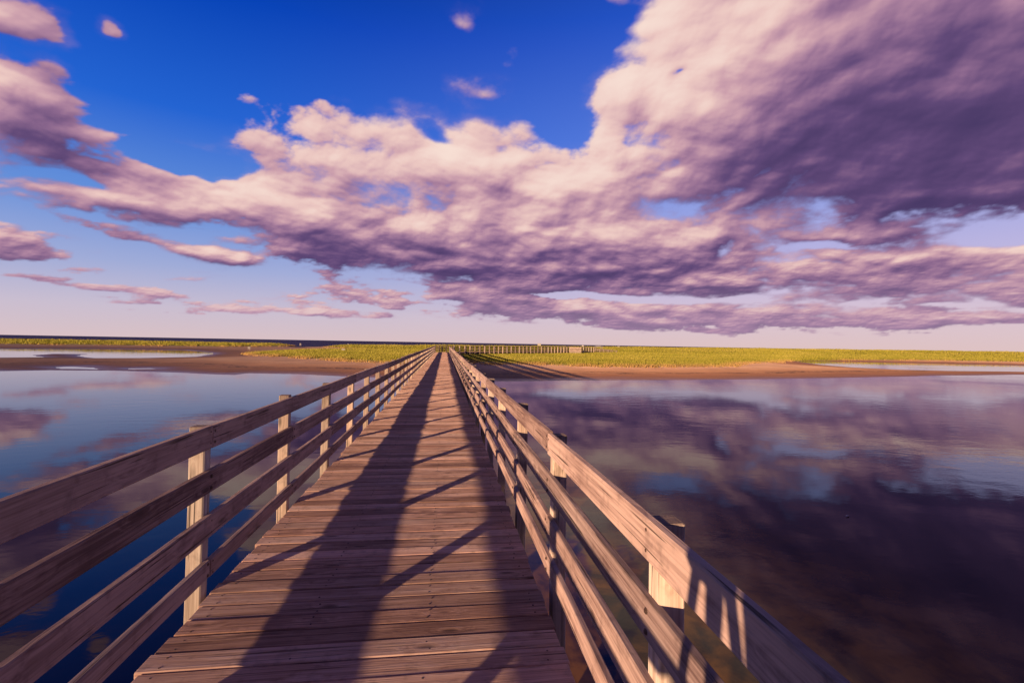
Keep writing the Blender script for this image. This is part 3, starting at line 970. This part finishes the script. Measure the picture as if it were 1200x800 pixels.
# ------------------------------------------------------------------ grass
def grass():
    pts = []
    lo, hi = math.radians(-58), math.radians(66)
    want = 120000
    got = 0
    while got < want:
        n = 200000
        a = rng.uniform(lo, hi, n); r = np.exp(rng.uniform(math.log(34), math.log(470), n))
        Q = np.stack([np.sin(a) * r, np.cos(a) * r], 1)
        z, g, w2, dist, az = terrain(Q)
        prob = smooth(g, -.9, 1.2) * (w2 < -.3) * (z > WZ + .05)
        clump = vnoise(Q, 2.4, 21, 3)
        prob *= np.where(g < 2.5, smooth(clump, .42, .56), .35 + .65 * smooth(clump, .35, .6))
        prob *= np.clip(1.0 - (dist - 120) / 400, .3, 1)
        keep = rng.random(n) < prob
        # keep off the walkways
        s1 = (np.abs(Q[:, 0] + .38) < 1.2) & (Q[:, 1] < Y_END + 2)
        keep &= ~s1
        pts.append(np.column_stack([Q, z, g, dist])[keep]); got += keep.sum()
    T = np.vstack(pts)[:want]
    B = 5
    T = np.repeat(T, B, axis=0); n = len(T)
    spread = .04 + T[:, 4] * .0016
    bx = T[:, 0] + rng.normal(0, 1, n) * spread; by = T[:, 1] + rng.normal(0, 1, n) * spread
    hgt = (.16 + .24 * rng.random(n) + .16 * (rng.random(n) > .93)) * (.7 + .6 * vnoise(T[:, :2], 6, 33, 3)) * np.clip(.75 + T[:, 3] * .05, .6, 1.1)
    hgt *= np.where(T[:, 4] > 105, 1.15, 1)
    wd = .010 + T[:, 4] * .00042
    an = rng.uniform(0, math.pi, n)
    lx = rng.normal(.06, .12, n); ly = rng.normal(0, .10, n)
    zb = T[:, 2] - .03
    v0 = np.column_stack([bx - np.cos(an) * wd, by - np.sin(an) * wd, zb])
    v1 = np.column_stack([bx + np.cos(an) * wd, by + np.sin(an) * wd, zb])
    v2 = np.column_stack([bx + lx, by + ly, zb + hgt])
    VV = np.stack([v0, v1, v2], 1).reshape(-1, 3)
    FF = np.arange(n * 3).reshape(-1, 3)
    m_, N, p = mat('dune_grass')
    at = N.n('ShaderNodeAttribute'); at.attribute_name = 'dry'
    tc = N.n('ShaderNodeTexCoord'); geo = N.n('ShaderNodeNewGeometry')
    rn = geo.outputs['Random Per Island']
    big = N.noise(tc.outputs['Object'], .09, 4, .6)
    c = N.ramp(N.m('ADD', N.m('MULTIPLY', rn, .28), N.m('MULTIPLY', big, .72)), [(.22, (.24, .26, .030, 1)), (.5, (.46, .42, .050, 1)), (.78, (.70, .57, .14, 1))])
    c = N.mix(N.m('MULTIPLY', at.outputs['Fac'], N.step(rn, .1, .4, .4, 1)), c, (.75, .45, .18, 1))
    N.put(p.inputs['Base Color'], c)
    p.inputs['Roughness'].default_value = .7; p.inputs['Specular IOR Level'].default_value = .2
    o = mesh_obj('grass', VV, FF, m_)
    dry = smooth(-T[:, 3], -2.6, .3) * .95
    dry = np.repeat(dry, 3)
    a_ = o.data.attributes.new('dry', 'FLOAT', 'POINT'); a_.data.foreach_set('value', dry.astype(np.float32))
    tag(o, 'yellow green dune grass on the sand flats beyond the water', 'grass', kind='stuff')
grass()

# ------------------------------------------------------------------ the person whose shadow lies on the right railing
def skin(name, pts, edges, mat_, parent, sub=2):
    me = bpy.data.meshes.new(name)
    bm = bmesh.new()
    lay = bm.verts.layers.skin.verify()
    vs = []
    for i, (x, y, z, rx, ry) in enumerate(pts):
        v_ = bm.verts.new((x, y, z)); v_[lay].radius = (rx, ry); v_[lay].use_root = (i == 0); vs.append(v_)
    for a, b in edges: bm.edges.new((vs[a], vs[b]))
    bm.to_mesh(me); bm.free()
    me.materials.append(mat_)
    o = bpy.data.objects.new(name, me); COL.objects.link(o); o.parent = parent
    k = o.modifiers.new('Skin', 'SKIN'); k.use_smooth_shade = True
    q = o.modifiers.new('Subdivision', 'SUBSURF'); q.levels = sub; q.render_levels = sub
    return o

def ellipsoid(bm, c, r, seg=16):
    mtx = Matrix.Translation(c) @ Matrix.Diagonal((*r, 1))
    bmesh.ops.create_uvsphere(bm, u_segments=seg, v_segments=seg // 2 + 2, radius=1, matrix=mtx)

def bm_obj(name, bm, mat_, parent):
    me = bpy.data.meshes.new(name); bm.to_mesh(me); bm.free()
    me.materials.append(mat_); me.polygons.foreach_set('use_smooth', [True] * len(me.polygons))
    o = bpy.data.objects.new(name, me); COL.objects.link(o); o.parent = parent
    return o

def person():
    root = empty('person', (-.170, -.346, 0), R(22))
    tag(root, 'standing person in a dark jacket whose shadow falls on the near right railing', 'person')
    sk = plain('skin', (.42, .22, .15, 1), (.50, .28, .19, 1), 8, .5)
    jk = plain('navy_jacket_cloth', (.02, .025, .05, 1), (.035, .04, .07, 1), 30, .85, .002)
    jn = plain('faded_denim', (.05, .07, .13, 1), (.09, .12, .20, 1), 40, .9, .001)
    bt = plain('brown_boot_leather', (.06, .035, .02, 1), (.10, .06, .035, 1), 20, .6)
    hr = plain('dark_hair', (.02, .012, .008, 1), (.045, .03, .02, 1), 60, .6, .002)
    dk = plain('dark_eye', (.01, .01, .01, 1), (.02, .02, .02, 1), 5, .2)
    body = [(0, -.02, .93, .13, .10), (0, -.01, 1.08, .115, .09), (0, 0, 1.28, .14, .10), (0, -.01, 1.41, .07, .06), (0, .01, 1.475, .052, .052),
            (0, .03, 1.54, .066, .078), (0, .025, 1.61, .074, .09), (0, .015, 1.665, .05, .06)]
    ed = [(i, i + 1) for i in range(7)]
    def add(p, par):
        body.append(p); ed.append((par, len(body) - 1)); return len(body) - 1
    for s_ in (-1, 1):
        a = add((s_ * .165, -.01, 1.375, .055, .055), 2)
        a = add((s_ * .235, .05, 1.24, .045, .045), a)
        a = add((s_ * .225, .14, 1.18, .038, .038), a)
        a = add((s_ * .15, .15, 1.34, .034, .034), a)
        a = add((s_ * .105, .185, 1.485, .024, .03), a)
        palm = add((s_ * .088, .205, 1.53, .018, .034), a)
        h = add((s_ * .10, -.01, .86, .085, .085), 0)
        h = add((s_ * .115, .01, .50, .055, .06), h)
        h = add((s_ * .12, -.03, .30, .052, .056), h)
        h = add((s_ * .12, -.04, .09, .035, .04), h)
        h = add((s_ * .125, .03, .045, .035, .03), h)
        h = add((s_ * .13, .12, .035, .035, .022), h)
    skin('body', body, ed, sk, root)
    # fingers: short separate chains rooted in each palm and closed round the camera
    for s_ in (-1, 1):
        for i, L in enumerate((.85, 1.0, .95, .78)):
            z = 1.565 - i * .021
            p = [(s_ * .088, .205, z - .006, .010, .010), (s_ * .094, .235, z, .0092, .0092), (s_ * .083, .235 + .030 * L, z, .0086, .0086), (s_ * .062, .235 + .034 * L, z, .0076, .0076)]
            skin('finger', p, [(0, 1), (1, 2), (2, 3)], sk, root, 1)
        p = [(s_ * .086, .200, 1.515, .012, .012), (s_ * .070, .182, 1.535, .0105, .0105), (s_ * .052, .176, 1.552, .009, .009)]
        skin('thumb', p, [(0, 1), (1, 2)], sk, root, 1)
    # face
    bm = bmesh.new()
    ellipsoid(bm, (0, .118, 1.572), (.014, .022, .026)); ellipsoid(bm, (0, .108, 1.532), (.026, .010, .007))
    ellipsoid(bm, (-.078, .02, 1.585), (.012, .02, .032)); ellipsoid(bm, (.078, .02, 1.585), (.012, .02, .032))
    bm_obj('face', bm, sk, root)
    for s_ in (-1, 1):
        bm = bmesh.new(); ellipsoid(bm, (s_ * .03, .104, 1.600), (.011, .008, .007)); bm_obj('eye', bm, dk, root)
    bm = bmesh.new(); ellipsoid(bm, (0, .008, 1.635), (.092, .102, .082), 24)
    for v_ in list(bm.verts):
        if v_.co.y > .05 and v_.co.z < 1.645: bm.verts.remove(v_)
    bm_obj('hair', bm, hr, root)
    j = [(0, -.02, .80, .175, .135), (0, -.01, 1.08, .145, .115), (0, 0, 1.29, .165, .12), (0, -.01, 1.42, .075, .07)]
    je = [(0, 1), (1, 2), (2, 3)]
    for s_ in (-1, 1):
        b = len(j)
        j += [(s_ * .175, -.01, 1.375, .07, .07), (s_ * .24, .05, 1.24, .062, .062), (s_ * .23, .145, 1.175, .055, .055), (s_ * .155, .15, 1.33, .05, .05), (s_ * .112, .178, 1.455, .042, .042)]
        je += [(2, b), (b, b + 1), (b + 1, b + 2), (b + 2, b + 3), (b + 3, b + 4)]
    skin('jacket', j, je, jk, root)
    t = [(0, -.02, .93, .14, .11)]; te = []
    for s_ in (-1, 1):
        b = len(t)
        t += [(s_ * .10, -.01, .84, .10, .10), (s_ * .115, .01, .50, .072, .075), (s_ * .12, -.03, .28, .066, .07), (s_ * .12, -.03, .08, .058, .06)]
        te += [(0, b), (b, b + 1), (b + 1, b + 2), (b + 2, b + 3)]
    skin('trousers', t, te, jn, root)
    for s_ in (-1, 1):
        skin('boot', [(s_ * .12, -.05, .10, .05, .055), (s_ * .122, -.045, .05, .048, .05), (s_ * .128, .05, .045, .048, .045), (s_ * .132, .135, .035, .042, .032)], [(0, 1), (1, 2), (2, 3)], bt, root)
    # the camera in the hands
    cr = empty('camera', (-.170, -.346, 0), R(22))
    tag(cr, 'black hand camera with a short wide lens, mounted on a tripod on the boardwalk', 'camera')
    bk = plain('black_camera_plastic', (.012, .012, .013, 1), (.022, .022, .024, 1), 80, .45, .0005)
    mb = MB(); mb.timber((-.066, .205, 1.57), (.066, .205, 1.57), .055, .09, ch=.010); mb.timber((-.028, .205, 1.625), (.028, .205, 1.625), .045, .03, ch=.008)
    mb.cyl((.048, .2, 1.612), (.048, .2, 1.624), .009); mb.build('camera_body', bk, cr)
    mb = MB(); mb.cyl((0, .232, 1.57), (0, .262, 1.57), .034, .034, 28); mb.cyl((0, .262, 1.57), (0, .292, 1.57), .037, .039, 28)
    mb.build('lens', bk, cr)
    # tripod under it: out of view, added and shaped for its shadow band
    tr = empty('tripod', (-.170, -.346, 0), R(22))
    tag(tr, 'black tripod under the camera, out of view, added for its shadow band on the right railing', 'tripod')
    mb = MB(); mb.timber((-.04, .205, 1.517), (.04, .205, 1.517), .05, .012); mb.cyl((0, .205, 1.44), (0, .205, 1.511), .026, .02, 16); mb.cyl((-.0, .20, 1.46), (-.02, .02, 1.42), .008, .011, 10)
    mb.build('head', bk, tr)
    mb = MB(); mb.cyl((0, .235, .90), (0, .205, 1.44), .022, .022, 14); mb.cyl((0, .228, 1.27), (0, .222, 1.35), .035, .04, 16); mb.build('column', bk, tr)
    for k_ in range(3):
        q_ = R(90 + 120 * k_); dx_, dy_ = math.cos(q_), math.sin(q_)
        mb = MB(); P_ = lambda t: (dx_ * (.03 + .20 * t), .235 + dy_ * (.03 + .20 * t), 1.30 * (1 - t) + .004)
        mb.cyl(P_(0), P_(.45), .016, .015, 12); mb.cyl(P_(.44), P_(.75), .0125, .0125, 12); mb.cyl(P_(.74), P_(.985), .010, .010, 12)
        mb.cyl(P_(.42), P_(.46), .019, .019, 12); mb.cyl(P_(.73), P_(.76), .016, .016, 12); mb.cyl(P_(.97), P_(1), .014, .016, 12)
        mb.build('leg', bk, tr)
person()

# ------------------------------------------------------------------ small white things on the far beach
M_white = plain('sun_bleached_white_paint', (.46, .43, .38, 1), (.58, .55, .48, 1), 5, .6)
def spot(px, Zd):
    d = ray(px, 400); q = math.hypot(d.x, d.y)
    p_ = np.array([[d.x / q * Zd, d.y / q * Zd]])
    return p_[0, 0], p_[0, 1], max(float(terrain(p_)[0][0]), WZ)
def notice(px, Zd, w_, h_, zt, label, group='white notice boards on the far beach'):
    x, y, z = spot(px, Zd)
    r = empty('notice_board', (x, y, z - .1), -math.atan2(x, y))
    tag(r, label, 'sign', group)
    top = zt - z + .1; w_ *= .8; h_ *= .8
    mb = MB(); mb.timber((-w_ / 2, 0, top - h_ / 2), (w_ / 2, 0, top - h_ / 2), .05, h_, ch=.01); mb.build('board', M_white, r)
    for sx in (-w_ * .32, w_ * .32):
        mb = MB(); mb.timber((sx, .07, 0), (sx, .07, top + .02), .08, .08, up=(0, 1, 0)); mb.build('post', M_post, r)
notice(292, 112, .55, .55, .02, 'small white board on the far left grass strip, left of the boardwalk rail')
notice(352, 158, .55, .55, .55, 'tiny white board against the dark sea, left of the sand gap')
notice(402.5, 98, .75, .60, .05, 'white square board on bare sand behind the left grass patch')
notice(408, 160, .50, .50, .60, 'tiny white board against the sea, above the square white board on the sand')
notice(485, 165, .50, .50, .50, 'tiny white board by the sea, nearest the left rail of the boardwalk')
notice(632, 140, 1.15, .75, 1.75, 'white box sign standing above the far boardwalk railing')
notice(683, 165, .8, .55, 1.45, 'small white board beyond the pale panel of the far boardwalk')
notice(725, 165, .9, .5, 1.35, 'small white board right of the far boardwalk ramp')
def shelter():
    x, y, z = spot(701.5, 128)
    r = empty('shelter', (x, y, z - .1), -math.atan2(x, y) + .3)
    tag(r, 'low white roofed shelter at the right end of the far boardwalk', 'shelter')
    T_ = 1.55 - z
    v = [(-.95, -.7, T_ - .28), (.95, -.7, T_ - .28), (.95, .7, T_ - .28), (-.95, .7, T_ - .28), (-.5, 0, T_ + .02), (.5, 0, T_ + .02),
         (-.95, -.7, T_ - .34), (.95, -.7, T_ - .34), (.95, .7, T_ - .34), (-.95, .7, T_ - .34)]
    f = [(0, 1, 5, 4), (1, 2, 5), (2, 3, 4, 5), (3, 0, 4), (6, 9, 8, 7), (0, 6, 7, 1), (1, 7, 8, 2), (2, 8, 9, 3), (3, 9, 6, 0)]
    mesh_obj('roof', v, f, M_white, r)
    for sx in (-.8, .8):
        for sy in (-.55, .55):
            mb = MB(); mb.timber((sx, sy, 0), (sx, sy, T_ - .34), .09, .09, up=(0, 1, 0)); mb.build('post', M_post, r)
shelter()
def feather():
    g_ = ground(995, 604, WZ + .006)
    v = []; f = []
    for i in range(9):
        t = i / 8; w_ = .014 * math.sin(math.pi * min(1, t * .9 + .08)) + .001
        v += [(-w_, t * .09, .002 + .010 * math.sin(t * 3)), (0, t * .09, .004 + .012 * math.sin(t * 3)), (w_, t * .09, .002 + .010 * math.sin(t * 3))]
    for i in range(8):
        b = i * 3; f += [(b, b + 1, b + 4, b + 3), (b + 1, b + 2, b + 5, b + 4)]
    o = mesh_obj('feather', v, f, M_white); o.location = g_; o.rotation_euler = (0, 0, 1.9)
    tag(o, 'small white feather floating alone on the dark water right of the boardwalk', 'feather')
feather()
